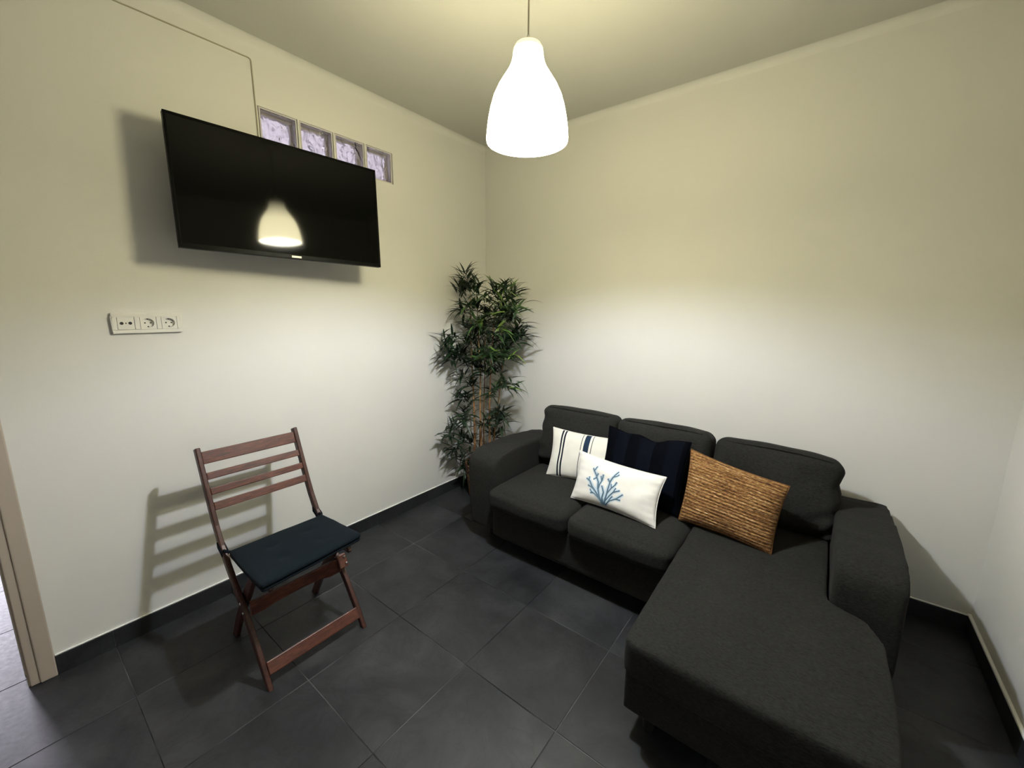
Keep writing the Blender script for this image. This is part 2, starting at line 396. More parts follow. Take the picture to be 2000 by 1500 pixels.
# skirting tiles (one tile per piece, joints in line with the floor)
SKH, SKT = 0.085, 0.010
def sk_piece(parent, x0, x1, y0, y1):
    bm = nbox(x0, x1, y0, y1, 0.0, SKH, bev=0.0010, seg=1); obj('tile', bm, M['tile'], parent)
def skirting(name, run, axis):
    # bed of caulk behind and above: a thin pale bead, its white also painting the top edge's highlight
    root = None
    (a, b_) = run
    if axis == 'L': bead = nbox(XL, XL + 0.007, a, b_, SKH, SKH + 0.006, bev=0.002)
    if axis == 'B': bead = nbox(a, b_, YB - 0.007, YB, SKH, SKH + 0.006, bev=0.002)
    if axis == 'R': bead = nbox(XR - 0.012, XR, a, b_, SKH, SKH + 0.012, bev=0.003)
    if axis == 'F': bead = nbox(a, b_, YF, YF + 0.007, SKH, SKH + 0.006, bev=0.002)
    root = obj(name, bead, M['caulk_highlight']); root['kind'] = 'structure'
    P, O = (PY, Y0) if axis in 'LR' else (PX, X0)
    k = math.floor((a - O) / P)
    while O + k * P < b_:
        s0 = max(a, O + k * P + 0.001); s1 = min(b_, O + (k + 1) * P - 0.001)
        if s1 - s0 > 0.01:
            if axis == 'L': sk_piece(root, XL + 0.0005, XL + SKT, s0, s1)
            if axis == 'B': sk_piece(root, s0, s1, YB - SKT, YB - 0.0005)
            if axis == 'R': sk_piece(root, XR - SKT, XR - 0.0005, s0, s1)
            if axis == 'F': sk_piece(root, s0, s1, YF + 0.0005, YF + SKT)
        k += 1
skirting('baseboard_left', (-0.014, YB - SKT), 'L')
skirting('baseboard_back', (XL, XR - SKT), 'B')
skirting('baseboard_right', (YF + SKT, YB), 'R')
skirting('baseboard_front', (XL, XR), 'F')

# doorway 1: casing, jamb lining and a white strip for its daylit edge
d1 = bpy.data.objects.new('door_1', None); COL.objects.link(d1); d1.location = (XL, (DY0 + DY1) / 2, 0); d1['kind'] = 'structure'
def casing(x0, x1, s):
    # profile across the casing, s=+1 room side
    for (ya, yb_, nm) in ((DY1, DY1 + 0.070, 1), (DY0 - 0.070, DY0, -1)):
        bm = bmesh.new()
        if nm == 1:
            box(bm, x0, x1, ya + 0.022, yb_, 0, DZ - 0.0005, bev=0.004)
            box(bm, x0 - s * 0.0, x1 - s * 0.006, ya - 0.004, ya + 0.0245, 0, DZ - 0.0005, bev=0.003)
        else:
            box(bm, x0, x1, ya, yb_ - 0.022, 0, DZ - 0.0005, bev=0.004)
            box(bm, x0, x1 - s * 0.006, yb_ - 0.0245, yb_ + 0.004, 0, DZ - 0.0005, bev=0.003)
        wn(obj('casing', bm, M['casing'], d1))
    obj('casing', nbox(x0, x1, DY0 - 0.070, DY1 + 0.070, DZ, DZ + 0.07, bev=0.004), M['casing'], d1)
casing(XL + 0.0002, XL + 0.014, 1)
jb = bmesh.new(); box(jb, XL - T, XL, DY1 - 0.010, DY1 - 0.0005, 0, DZ, bev=0.001); obj('jamb', jb, M['casing'], d1)
jb = bmesh.new(); box(jb, XL - T, XL, DY0 + 0.0005, DY0 + 0.010, 0, DZ, bev=0.001); obj('jamb', jb, M['casing'], d1)
obj('jamb', nbox(XL - T, XL, DY0 + 0.011, DY1 - 0.011, DZ - 0.012, DZ - 0.0005, bev=0.001), M['casing'], d1)
obj('lit_jamb_edge', nbox(XL - T - 0.012, XL - T + 0.03, DY1 - 0.016, DY1 - 0.0105, 0, DZ - 0.013, bev=0.001), M['white_plastic'], d1)  # white colour stands in for hall daylight on the jamb's far edge

# glass-block window
win = obj('window_1', (lambda b_: ([box(b_, XL - T, XL - 0.0005, y - 0.0045, y + 0.0045, GZ0, GZ1) for y in (GY0 + 0.1975, GY0 + 0.396, GY0 + 0.5945)], box(b_, XL - T, XL - 0.0005, GY0, GY1, GZ0, GZ0 + 0.003), b_)[-1])(bmesh.new()), M['wall'])
win['kind'] = 'structure'
BW = 0.1845
for k in range(4):
    y0 = GY0 + 0.0045 + k * 0.1985; y1 = y0 + BW; z0, z1 = GZ0 + 0.0035, GZ1 - 0.0015
    ring = bmesh.new(); tk = 0.007
    xo, xi = XL - 0.002, XL - 0.080
    for (a0, a1, c0, c1) in ((y0, y1, z0, z0 + tk), (y0, y1, z1 - tk, z1), (y0, y0 + tk, z0 + tk, z1 - tk), (y1 - tk, y1, z0 + tk, z1 - tk)):
        box(ring, xi, xo, a0, a1, c0, c1)
    # inner step of the pressed glass, half way in
    st_ = 0.019
    for (a0, a1, c0, c1) in ((y0 + tk, y1 - tk, z0 + tk, z0 + st_), (y0 + tk, y1 - tk, z1 - st_, z1 - tk), (y0 + tk, y0 + st_, z0 + st_, z1 - st_), (y1 - st_, y1 - tk, z0 + st_, z1 - st_)):
        box(ring, xi + 0.004, xo - 0.045, a0, a1, c0, c1, bev=0.003)
    blk = obj('glass_block', ring, M['glass_side'], win)
    f = bmesh.new(); box(f, xo - 0.010, xo - 0.002, y0 + tk, y1 - tk, z0 + tk, z1 - tk, bev=0.002); obj('front_pane', f, M['glass_front'], blk)
    f = bmesh.new(); box(f, xi + 0.001, xi + 0.009, y0 + st_ + 0.0005, y1 - st_ - 0.0005, z0 + st_ + 0.0005, z1 - st_ - 0.0005, bev=0.001); obj('back_pane', f, M['glass_back'], blk)

# ------------------------------------------------------------------ sofa
def smooth_solid(name, bm, parent, voxel=0.013, it=12, disp=0.004, dscale=0.18, seed=0, fn=None):
    bmesh.ops.recalc_face_normals(bm, faces=bm.faces)
    bmesh.ops.translate(bm, verts=bm.verts, vec=-wloc(parent))
    me = bpy.data.meshes.new(name); bm.to_mesh(me); bm.free()
    o = bpy.data.objects.new(name, me); COL.objects.link(o)
    r_ = o.modifiers.new('r', 'REMESH'); r_.mode = 'VOXEL'; r_.voxel_size = voxel
    s_ = o.modifiers.new('s', 'SMOOTH'); s_.iterations = it; s_.factor = 0.6
    dg = bpy.context.evaluated_depsgraph_get(); dg.update()
    ev = bpy.data.meshes.new_from_object(o.evaluated_get(dg))
    o.modifiers.clear(); o.data = ev; bpy.data.meshes.remove(me); ev.name = name
    ev.materials.clear(); ev.materials.append(M['sofa'])
    off = wloc(parent)
    nm = [v_.normal.copy() for v_ in ev.vertices]
    for v_, n_ in zip(ev.vertices, nm):
        p = v_.co + off
        d = disp * (noise.noise(p / dscale + Vector((seed, 0, 0))) + 0.45 * noise.noise(p / (dscale * 0.35) + Vector((0, seed, 3))))
        q_ = v_.co + n_ * d
        if fn: q_ = fn(q_ + off) - off
        v_.co = q_
    for p in ev.polygons: p.use_smooth = True
    o.parent = parent
    return o
def soft_box(bm, c, s, r, bul, rot=None, n=18, pw=2.0):
    hx, hy, hz = s[0] / 2, s[1] / 2, s[2] / 2
    bb = bmesh.new(); bmesh.ops.create_cube(bb, size=2.0)
    bmesh.ops.subdivide_edges(bb, edges=bb.edges, cuts=n, use_grid_fill=True)
    mp_ = {}
    for v_ in bb.verts:
        u = v_.co.copy()
        # concentrate samples near the edges
        u = Vector([math.copysign(1 - (1 - abs(a)) ** 1.25, a) for a in u])
        p = Vector((u.x * hx, u.y * hy, u.z * hz))
        inn = Vector((max(-hx + r, min(hx - r, p.x)), max(-hy + r, min(hy - r, p.y)), max(-hz + r, min(hz - r, p.z))))
        d = p - inn
        if d.length > 1e-9:
            mxc = max(abs(d.x), abs(d.y), abs(d.z)); 
            p = inn + d.normalized() * r * (mxc / r if mxc < r else 1)
        fx, fy, fz = max(0, 1 - abs(u.x) ** pw), max(0, 1 - abs(u.y) ** pw), max(0, 1 - abs(u.z) ** pw)
        p.x += math.copysign(bul[0] * fy * fz, u.x) * (abs(u.x) ** 2)
        p.y += math.copysign(bul[1] * fx * fz, u.y) * (abs(u.y) ** 2)
        p.z += math.copysign(bul[2] * fx * fy, u.z) * (abs(u.z) ** 2)
        if rot: p = rot @ p
        mp_[v_] = bm.verts.new(p + Vector(c))
    for f in bb.faces: bm.faces.new([mp_[v_] for v_ in f.verts])
    bb.free()
    return bm
sofa = thing('sofa', (-0.72, 1.95, 0), 'charcoal grey fabric corner sofa with three back cushions and a chaise on the right', 'sofa')
# arms
def arm(x0, x1, lab=None):
    prof = [(2.63, 0.105), (2.63, 0.555), (2.50, 0.583), (2.35, 0.600), (2.20, 0.610), (2.05, 0.614), (1.95, 0.611), (1.88, 0.602), (1.835, 0.586), (1.807, 0.560), (1.797, 0.52), (1.800, 0.42), (1.806, 0.25), (1.812, 0.105)]
    bm = bmesh.new(); extr(bm, prof, 'x', x0, x1)
    return smooth_solid('arm', bm, sofa, 0.011, 6, 0.003, 0.2, x0)
arm(-1.752, -1.528); arm(0.118, 0.325)
# back frame
bm = nbox(-1.53, 0.12, 2.50, 2.635, 0.10, 0.565); smooth_solid('back_frame', bm, sofa, 0.014, 6, 0.002)
# base under the seats, recessed below the cushions
bm = nbox(-1.53, -0.42, 1.772, 2.52, 0.10, 0.325); smooth_solid('base', bm, sofa, 0.014, 4, 0.002)
bm = bmesh.new(); extr(bm, [(-0.428, 1.205), (0.262, 1.205), (0.262, 1.79), (0.115, 1.79), (0.115, 2.52), (-0.428, 2.52)], 'z', 0.105, 0.29)
smooth_solid('chaise_base', bm, sofa, 0.014, 5, 0.002)
# seat cushions
for i, (x0, x1) in enumerate(((-1.522, -0.985), (-0.978, -0.436))):
    bm = bmesh.new()
    y0 = 1.722 if i == 0 else 1.726
    soft_box(bm, ((x0 + x1) / 2, (y0 + 2.30) / 2, 0.372), (x1 - x0, 2.30 - y0, 0.128), 0.042, (0.004, 0.014, 0.020), pw=2.4)
    for v_ in bm.verts:
        p = v_.co
        p.z += 0.003 * noise.noise(p * 7 + Vector((i * 9, 0, 0)))
        # worn, softly sagging front edge
        p.z -= 0.006 * max(0, noise.noise(Vector((p.x * 9, i * 3.0, 0)))) * max(0, (1.9 - p.y) / 0.2)
        p += p.normalized() * 0.0015 * noise.noise(p * 30)
    obj('seat_cushion', bm, M['sofa'], sofa, smooth=True)
bm = bmesh.new()
pl = [(-0.430, 1.185), (-0.395, 1.165), (0.0, 1.158), (0.225, 1.165), (0.262, 1.185), (0.275, 1.30), (0.275, 1.52), (0.268, 1.66), (0.222, 1.752), (0.130, 1.778), (0.114, 1.80), (0.112, 2.32), (-0.430, 2.32)]
extr(bm, pl, 'z', 0.285, 0.432)
def chfn(p):
    t = max(0, min(1, (p.z - 0.28) / 0.15))
    p.z += t * (-0.022 + 0.036 * min(1, max(0, (p.y - 1.16) / 0.8)))
    u = (p.x + 0.08) / 0.36; p.z += t * 0.010 * max(0, 1 - u * u)
    return p
smooth_solid('chaise_cushion', bm, sofa, 0.012, 9, 0.004, 0.2, 5, chfn)
# back cushions
for i, (x0, x1, h, dz) in enumerate(((-1.520, -0.985, 0.385, 0.0), (-0.972, -0.432, 0.38, 0.0), (-0.415, 0.135, 0.375, -0.012))):
    bm = bmesh.new(); R_ = Matrix.Rotation(math.radians(-13), 3, 'X')
    cz = 0.645 + dz
    soft_box(bm, ((x0 + x1) / 2, 2.365, cz), (x1 - x0, 0.185, h), 0.050, (0.004, 0.020, 0.012), R_, n=30, pw=2.2)
    for v_ in bm.verts:
        p = v_.co
        wv = noise.noise(Vector((p.x * 6 + i * 7, p.y * 3, p.z * 9)))
        p.y += 0.010 * wv; p.z += 0.005 * noise.noise(Vector((p.x * 7 + i * 5, 0, 1.3)))
        if i == 2:   # slumped right end with folds above the arm
            t = max(0, (p.x - (x1 - 0.20)) / 0.20)
            p.z -= 0.018 * t * t
            low = max(0, (0.68 - p.z) / 0.22)
            p.y += 0.014 * t * low * math.sin(p.z * 75 - p.x * 40)
            p.x -= 0.018 * t * max(0, 1 - abs(p.z - 0.70) / 0.06)
        if i == 0:
            t = max(0, ((x0 + 0.12) - p.x) / 0.12); p.y += 0.008 * t * math.sin(p.z * 60)
    cu = obj('back_cushion', bm, M['sofa'], sofa, smooth=True)
    # sewn seam along the top front edge
    zt = cz + h / 2 * 0.93; sb = bmesh.new()
    pts = []
    for k in range(25):
        s_ = k / 24; x = x0 + 0.05 + (x1 - x0 - 0.10) * s_
        q_ = R_ @ Vector((0, -0.185 / 2 + 0.016 - 0.004 * (1 - (2 * s_ - 1) ** 2), h / 2 - 0.012 + 0.004 * (1 - (2 * s_ - 1) ** 2)))
        pts.append((x, 2.365 + q_.y + 0.010 * noise.noise(Vector((x * 6 + i * 7, (2.365 + q_.y) * 3, (cz + q_.z) * 9))), cz + q_.z + (-0.018 * max(0, (x - (x1 - 0.20)) / 0.20) ** 2 if i == 2 else 0)))
    tube(sb, pts, 0.003, 6); obj('seam', sb, M['sofa'], cu)
# feet
M['foot'], _, _ = mat('black_foot', (0.01, 0.01, 0.01), 0.5)
for (x, y) in ((-1.66, 1.93), (-0.50, 1.93), (-0.355, 1.285), (0.19, 1.285), (0.22, 2.52), (-1.66, 2.52)):
    bm = bmesh.new(); lathe(bm, [(0.0, 0.0), (0.019, 0.0), (0.026, 0.11), (0.0, 0.112)], (x, y, 0), 20)
    obj('foot', bm, M['foot'], sofa, smooth=False)

# ------------------------------------------------------------------ throw pillows
def pillow(name, C4, th, mt, label, nu=44, nv=30, pinch=0.05, seed=0, group=None, crumple=0.004, top_dip=0.0):
    TL, TR, BR, BL = [Vector(c) for c in C4]
    cen = (TL + TR + BR + BL) / 4
    nrm = ((TR - TL).cross(BL - TL)).normalized()
    if nrm.dot(Vector((0, 0, 1.5)) - cen) < 0: nrm = -nrm
    w_ = ((TR - TL).length + (BR - BL).length) / 2; h_ = ((BL - TL).length + (BR - TR).length) / 2
    def surf(u, v, side):
        a, c = 2 * u - 1, 2 * v - 1
        # edges drawn in between the corners
        pu = 0.5 + (u - 0.5) * (1 - pinch * (1 - c * c) * abs(a) ** 3 * 1.0)
        pv = 0.5 + (v - 0.5) * (1 - pinch * 1.3 * (1 - a * a) * abs(c) ** 3)
        P = (1 - pv) * ((1 - pu) * TL + pu * TR) + pv * ((1 - pu) * BL + pu * BR)
        if top_dip: P.z -= top_dip * (1 - v) ** 2 * (math.exp(-((u - 0.60) / 0.13) ** 2) + 0.45 * math.exp(-((u - 0.25) / 0.12) ** 2))
        prof = (max(0, 1 - abs(a) ** 2.6) * max(0, 1 - abs(c) ** 2.6)) ** 0.55
        z = th / 2 * prof
        # gathers near the seams
        ed = math.exp(-((1 - abs(a)) * w_ / 0.05)) ; ed2 = math.exp(-((1 - abs(c)) * h_ / 0.05))
        z += prof * crumple * (noise.noise(Vector((u * 4 + seed, v * 4, side * 3))) * 1.5 + ed * 1.6 * math.sin(v * 46 + 3 * noise.noise(Vector((v * 5, seed, 0)))) + ed2 * 0.9 * math.sin(u * 60 + seed))
        return P + nrm * side * z
    bm = bmesh.new(); uvl = bm.loops.layers.uv.new('UVMap')
    grid = {}
    for side in (1, -1):
        for i in range(nu + 1):
            for j in range(nv + 1):
                u = 0.5 - 0.5 * math.cos(math.pi * i / nu); v = 0.5 - 0.5 * math.cos(math.pi * j / nv)
                u = 0.6 * u + 0.4 * i / nu; v = 0.6 * v + 0.4 * j / nv
                if side == -1 and (i in (0, nu) or j in (0, nv)): grid[(side, i, j)] = (grid[(1, i, j)][0], u, v); continue
                grid[(side, i, j)] = (bm.verts.new(surf(u, v, side)), u, v)
    for side in (1, -1):
        for i in range(nu):
            for j in range(nv):
                q_ = [grid[(side, i, j)], grid[(side, i + 1, j)], grid[(side, i + 1, j + 1)], grid[(side, i, j + 1)]]
                if side == 1: q_ = q_[::-1]
                f = bm.faces.new([x[0] for x in q_]); f.smooth = True
                for lp, x in zip(f.loops, q_): lp[uvl].uv = (x[1], x[2])
    o = obj(name, bm, mt); base_origin(o)
    tag(o, label, 'pillow', group)
    # seam welt around the edge
    sb = bmesh.new(); ring = []
    for k in range(40): ring.append(surf(k / 40, 0, 0))
    for k in range(30): ring.append(surf(1, k / 30, 0))
    for k in range(40): ring.append(surf(1 - k / 40, 1, 0))
    for k in range(31): ring.append(surf(0, 1 - k / 30, 0))
    tube(sb, ring, 0.0028, 6); obj('seam', sb, mt, o, smooth=True)
    return o, surf
pillow('striped_pillow', [(-1.379, 2.235, 0.730), (-0.850, 2.275, 0.733), (-0.855, 2.170, 0.452), (-1.342, 2.100, 0.448)], 0.10, M['p_stripe'],
       'off-white oblong pillow with thin navy vertical stripes, at the left end of the sofa', pinch=0.07, seed=1, crumple=0.006)
pillow('navy_pillow', [(-0.992, 2.255, 0.806), (-0.512, 2.235, 0.806), (-0.505, 2.055, 0.452), (-0.975, 2.085, 0.452)], 0.11, M['p_navy'],
       'large square dark navy velvet pillow standing behind the coral pillow', pinch=0.055, seed=2, crumple=0.006, top_dip=0.028)
cp, csurf = pillow('coral_pillow', [(-1.072, 2.038, 0.690), (-0.562, 2.004, 0.672), (-0.559, 1.872, 0.452), (-1.050, 1.908, 0.452)], 0.115, M['p_white'],
       'white oblong pillow with a blue coral branch motif, in front of the others', pinch=0.07, seed=3, crumple=0.008)
BR_ = [[(0.445, 0.963), (0.391, 0.799), (0.359, 0.638), (0.351, 0.522), (0.326, 0.457), (0.307, 0.388), (0.277, 0.325), (0.257, 0.277)], [(0.282, 0.318), (0.305, 0.217)], [(0.319, 0.442), (0.284, 0.501)], [(0.317, 0.427), (0.332, 0.348)], [(0.397, 0.825), (0.343, 0.73), (0.288, 0.645), (0.249, 0.552), (0.219, 0.531), (0.195, 0.517)], [(0.234, 0.537), (0.231, 0.467)], [(0.309, 0.682), (0.266, 0.649), (0.23, 0.639)], [(0.409, 0.857), (0.331, 0.768), (0.283, 0.74), (0.266, 0.696)], [(0.313, 0.76), (0.276, 0.775)], [(0.366, 0.644), (0.371, 0.55), (0.388, 0.463), (0.397, 0.342)], [(0.384, 0.477), (0.37, 0.385)], [(0.443, 0.924), (0.421, 0.799), (0.431, 0.681), (0.411, 0.605), (0.398, 0.563)], [(0.45, 0.96), (0.459, 0.813), (0.471, 0.686), (0.477, 0.562), (0.484, 0.438), (0.505, 0.345), (0.531, 0.25), (0.549, 0.19)], [(0.482, 0.455), (0.454, 0.393)], [(0.512, 0.331), (0.548, 0.289), (0.564, 0.246)], [(0.471, 0.686), (0.51, 0.56), (0.544, 0.48), (0.559, 0.407)], [(0.514, 0.548), (0.5, 0.478)], [(0.465, 0.83), (0.506, 0.702), (0.54, 0.621), (0.611, 0.547)], [(0.541, 0.624), (0.563, 0.523)], [(0.457, 0.925), (0.519, 0.798), (0.587, 0.719), (0.651, 0.6)], [(0.577, 0.732), (0.634, 0.722)], [(0.463, 0.931), (0.492, 0.847), (0.523, 0.741), (0.541, 0.696)]]
def embroider(name, mt, wid, lift, sel=None):
    bm = bmesh.new()
    nn = Vector((-0.03, -0.86, 0.5))
    for bi, br in enumerate(BR_):
        L = len(br)
        pts = []
        for k in range(L - 1):
            for s_ in range(4):
                t = s_ / 4; pts.append((br[k][0] * (1 - t) + br[k + 1][0] * t, br[k][1] * (1 - t) + br[k + 1][1] * t))
        pts.append(br[-1])
        n_ = len(pts); prev = None
        for k, (u, v) in enumerate(pts):
            v = min(v, 0.93)
            p = csurf(u, v, 1); p1 = csurf(u + 0.004, v, 1); p2 = csurf(u, v + 0.004, 1)
            nr = (p1 - p).cross(p2 - p).normalized()
            if nr.y > 0: nr = -nr
            a_ = Vector(pts[min(k + 1, n_ - 1)]) - Vector(pts[max(k - 1, 0)])
            d_ = ((p1 - p).normalized() * a_.x * 0.5 + (p2 - p).normalized() * a_.y * 0.28).normalized()
            sd = nr.cross(d_).normalized()
            ww = wid * (1.35 - 0.55 * k / n_ if L > 4 else 0.85)
            c = p + nr * lift
            row = [bm.verts.new(c + sd * ww - nr * lift * 0.5), bm.verts.new(c + nr * lift * 0.6), bm.verts.new(c - sd * ww - nr * lift * 0.5)]
            if prev:
                bm.faces.new((prev[0], row[0], row[1], prev[1])); bm.faces.new((prev[1], row[1], row[2], prev[2]))
            prev = row
    return obj(name, bm, mt, cp, recalc=False)
o = embroider('coral_wash', M['coral_wash'], 0.0105, 0.0010); o['label'] = 'pale blue wash behind the coral branches'
o = embroider('coral_branches', M['coral_blue'], 0.0038, 0.0024); o['label'] = 'blue coral branches'
pillow('jute_pillow', [(-0.499, 2.181, 0.787), (-0.058, 2.109, 0.731), (-0.087, 1.969, 0.452), (-0.495, 2.031, 0.455)], 0.165, M['p_jute'],
       'golden brown braided jute pillow leaning over the chaise seat', pinch=0.05, seed=4, crumple=0.003)

# ------------------------------------------------------------------ folding chair
ch = thing('folding_chair', (-1.82, 0.705, 0), 'reddish brown slatted wooden folding chair standing by the left wall', 'chair')
POST = [(-2.150, 0.885), (-2.118, 0.800), (-2.086, 0.720), (-2.055, 0.640), (-2.020, 0.560), (-1.975, 0.480), (-1.915, 0.405), (-1.850, 0.335), (-1.785, 0.262), (-1.725, 0.185), (-1.665, 0.100), (-1.600, 0.0)]
def strip(pts, w_, cut_floor=True):
    L, R2 = [], []
    n = len(pts)
    for i, p in enumerate(pts):
        a = Vector(pts[min(i + 1, n - 1)]) - Vector(pts[max(i - 1, 0)]); a.normalize(); nn = Vector((-a.y, a.x))
        ww = w_[i] if isinstance(w_, list) else w_
        l_ = Vector(p) + nn * ww / 2; r_ = Vector(p) - nn * ww / 2
        if cut_floor and i == n - 1: 
            l_.y = 0.0; r_.y = 0.0
        L.append(tuple(l_)); R2.append(tuple(r_))
    return L + R2[::-1]
for y0, y1 in ((0.487, 0.507), (0.903, 0.923)):
    bm = bmesh.new(); extr(bm, strip(POST, 0.036), 'y', y0, y1, bev=0.005, seg=3)
    wn(obj('post', bm, M['wood_z'], ch))
REAR = [(-1.715, 0.432), (-1.80, 0.320), (-1.88, 0.215), (-1.955, 0.110), (-2.020, 0.0)]
for y0, y1 in ((0.510, 0.530), (0.880, 0.900)):
    bm = bmesh.new(); extr(bm, strip(REAR, [0.036, 0.046, 0.042, 0.040, 0.050]), 'y', y0, y1, bev=0.005, seg=3)
    wn(obj('rear_leg', bm, M['wood_z'], ch))
def slat(name, c, w_, t_, y0, y1, ang, par=ch, m_=None):
    """board running along y: width w_ along direction ang (from vertical), thickness t_"""
    bm = bmesh.new(); box(bm, -t_ / 2, t_ / 2, y0, y1, -w_ / 2, w_ / 2, bev=0.003, seg=2)
    bmesh.ops.rotate(bm, verts=bm.verts, cent=(0, 0, 0), matrix=Matrix.Rotation(ang, 3, 'Y'))
    bmesh.ops.translate(bm, verts=bm.verts, vec=(c[0], 0, c[1]))
    return wn(obj(name, bm, m_ or M['wood_y'], par))
for (x, z, w_, a) in ((-2.133, 0.842, 0.056, -20), (-2.100, 0.765, 0.031, -22), (-2.072, 0.702, 0.030, -22), (-2.047, 0.640, 0.036, -23)):
    slat('back_slat', (x + 0.004, z), w_, 0.014, 0.506, 0.904, math.radians(a))
# seat rails and slats
for y0, y1 in ((0.531, 0.548), (0.862, 0.879)):
    bm = bmesh.new(); extr(bm, [(-1.955, 0.398), (-1.955, 0.428), (-1.60, 0.442), (-1.592, 0.425), (-1.60, 0.412)], 'y', y0, y1, bev=0.004)
    wn(obj('seat_rail', bm, M['wood_z'], ch))
for k in range(6):
    x = -1.925 + k * 0.060; z = 0.4385 + 0.014 * (x + 1.955) / 0.355
    slat('seat_slat', (x, z - 0.001), 0.048, 0.012, 0.512, 0.898, math.radians(88))
slat('stretcher', (-1.628, 0.068), 0.052, 0.016, 0.506, 0.904, math.radians(-32))
# cross bar with arched lower edge
bm = bmesh.new()
pts = [(0.508, 0.312), (0.508, 0.250), (0.56, 0.250), (0.60, 0.256), (0.70, 0.259), (0.79, 0.256), (0.84, 0.240), (0.902, 0.240), (0.902, 0.312)]
extr(bm, pts, 'x', -1.756, -1.740, bev=0.003); 
for v_ in bm.verts: v_.co.x += 0.0
wn(obj('cross_bar', bm, M['wood_y'], ch))
bm = bmesh.new(); box(bm, -1.756, -1.722, 0.880, 0.9235, 0.262, 0.325, bev=0.004); 
bmesh.ops.rotate(bm, verts=bm.verts, cent=(-1.74, 0.9, 0.29), matrix=Matrix.Rotation(math.radians(-28), 3, 'Y'))
wn(obj('pivot_block', bm, M['wood_y'], ch))
def bolt(p, d):
    bm = bmesh.new(); bmesh.ops.create_uvsphere(bm, u_segments=12, v_segments=8, radius=0.0055)
    bmesh.ops.scale(bm, verts=bm.verts, vec=(1, 0.6, 1) if d == 'y' else (0.6, 1, 1)); bmesh.ops.translate(bm, verts=bm.verts, vec=p)
    obj('bolt', bm, M['steel'], ch, smooth=True)
for p, d in (((-1.792, 0.4855, 0.294), 'y'), ((-1.768, 0.4855, 0.262), 'y'), ((-1.728, 0.912, 0.318), 'x'), ((-1.710, 0.912, 0.292), 'x'), ((-1.76, 0.530, 0.372), 'y')): bolt(p, d)
# seat pad, folded double, tied to the posts
bm = bmesh.new()
pad = bm
soft_box(bm, (0, 0, 0.0), (0.350, 0.415, 0.022), 0.010, (0.004, 0.004, 0.009), n=26)
top = [(-1.900, 0.500), (-1.897, 0.905), (-1.585, 0.925), (-1.552, 0.492)]
def padmap(p, z0, sx=1.0):
    u = p.x / 0.350 + 0.5; v = p.y / 0.415 + 0.5
    a = Vector(top[0]) * (1 - v) + Vector(top[1]) * v; c = Vector(top[3]) * (1 - v) + Vector(top[2]) * v
    q_ = a * (1 - u) + c * u
    tuft = sum(math.exp(-(((u - a_) / 0.06) ** 2 + ((v - b_) / 0.05) ** 2)) for a_, b_ in ((0.33, 0.3), (0.33, 0.7), (0.68, 0.3), (0.68, 0.7)))
    zz = z0 + p.z + 0.010 * u * 0 - (0.011 * tuft if p.z > 0 else 0) + 0.002 * noise.noise(Vector((u * 5, v * 5, 1)))
    return Vector((q_.x, q_.y, zz))
for v_ in bm.verts: v_.co = padmap(v_.co, 0.4775)
bm2 = bmesh.new(); soft_box(bm2, (0, 0, 0.0), (0.350, 0.415, 0.016), 0.007, (0.003, 0.003, 0.002), n=20)
for v_ in bm2.verts:
    v_.co = padmap(v_.co * 0.985, 0.4590)
pd = obj('seat_pad', bm, M['seatpad'], smooth=True); base_origin(pd)
tag(pd, 'thin blue-black quilted seat pad folded on the wooden folding chair', 'cushion')
obj('lower_layer', bm2, M['seatpad'], pd, smooth=True)
for (y0, y1, nm) in ((0.4835, 0.5105, 0), (0.8995, 0.9265, 1)):
    t_ = bmesh.new(); cx, cz = -1.962, 0.466
    ring = []
    for k in range(17):
        a = 2 * math.pi * k / 16
        ring.append((cx + 0.030 * math.cos(a) + 0.012 * math.sin(a), (y0 + y1) / 2, cz + 0.014 * math.sin(a)))
    # band wraps the post: rectangular loop in the y-x plane, tilted
    bm = bmesh.new()
    ysid = (y0 + y1) / 2
    loop = [(-1.991, y0), (-1.991, y1), (-1.943, y1), (-1.943, y0)]
    for za, zb in ((0.456, 0.480),):
        inner = [(-1.9885, y0 + 0.0025), (-1.9885, y1 - 0.0025), (-1.9455, y1 - 0.0025), (-1.9455, y0 + 0.0025)]
        vo = [[bm.verts.new((x, y, z - (x + 1.96) * 0.55)) for x, y in loop] for z in (za, zb)]
        vi = [[bm.verts.new((x, y, z - (x + 1.96) * 0.55)) for x, y in inner] for z in (za, zb)]
        for k in range(4):
            k2 = (k + 1) % 4
            bm.faces.new((vo[0][k], vo[0][k2], vo[1][k2], vo[1][k])); bm.faces.new((vi[0][k], vi[1][k], vi[1][k2], vi[0][k2]))
            bm.faces.new((vo[1][k], vo[1][k2], vi[1][k2], vi[1][k])); bm.faces.new((vo[0][k], vi[0][k], vi[0][k2], vo[0][k2]))
    tube(bm, [(-1.955, ysid - 0.002, 0.470), (-1.925, ysid, 0.474), (-1.890, 0.52 if nm == 0 else 0.89, 0.474)], 0.006, 8)
    obj('tie', bm, M['seatpad'], pd)

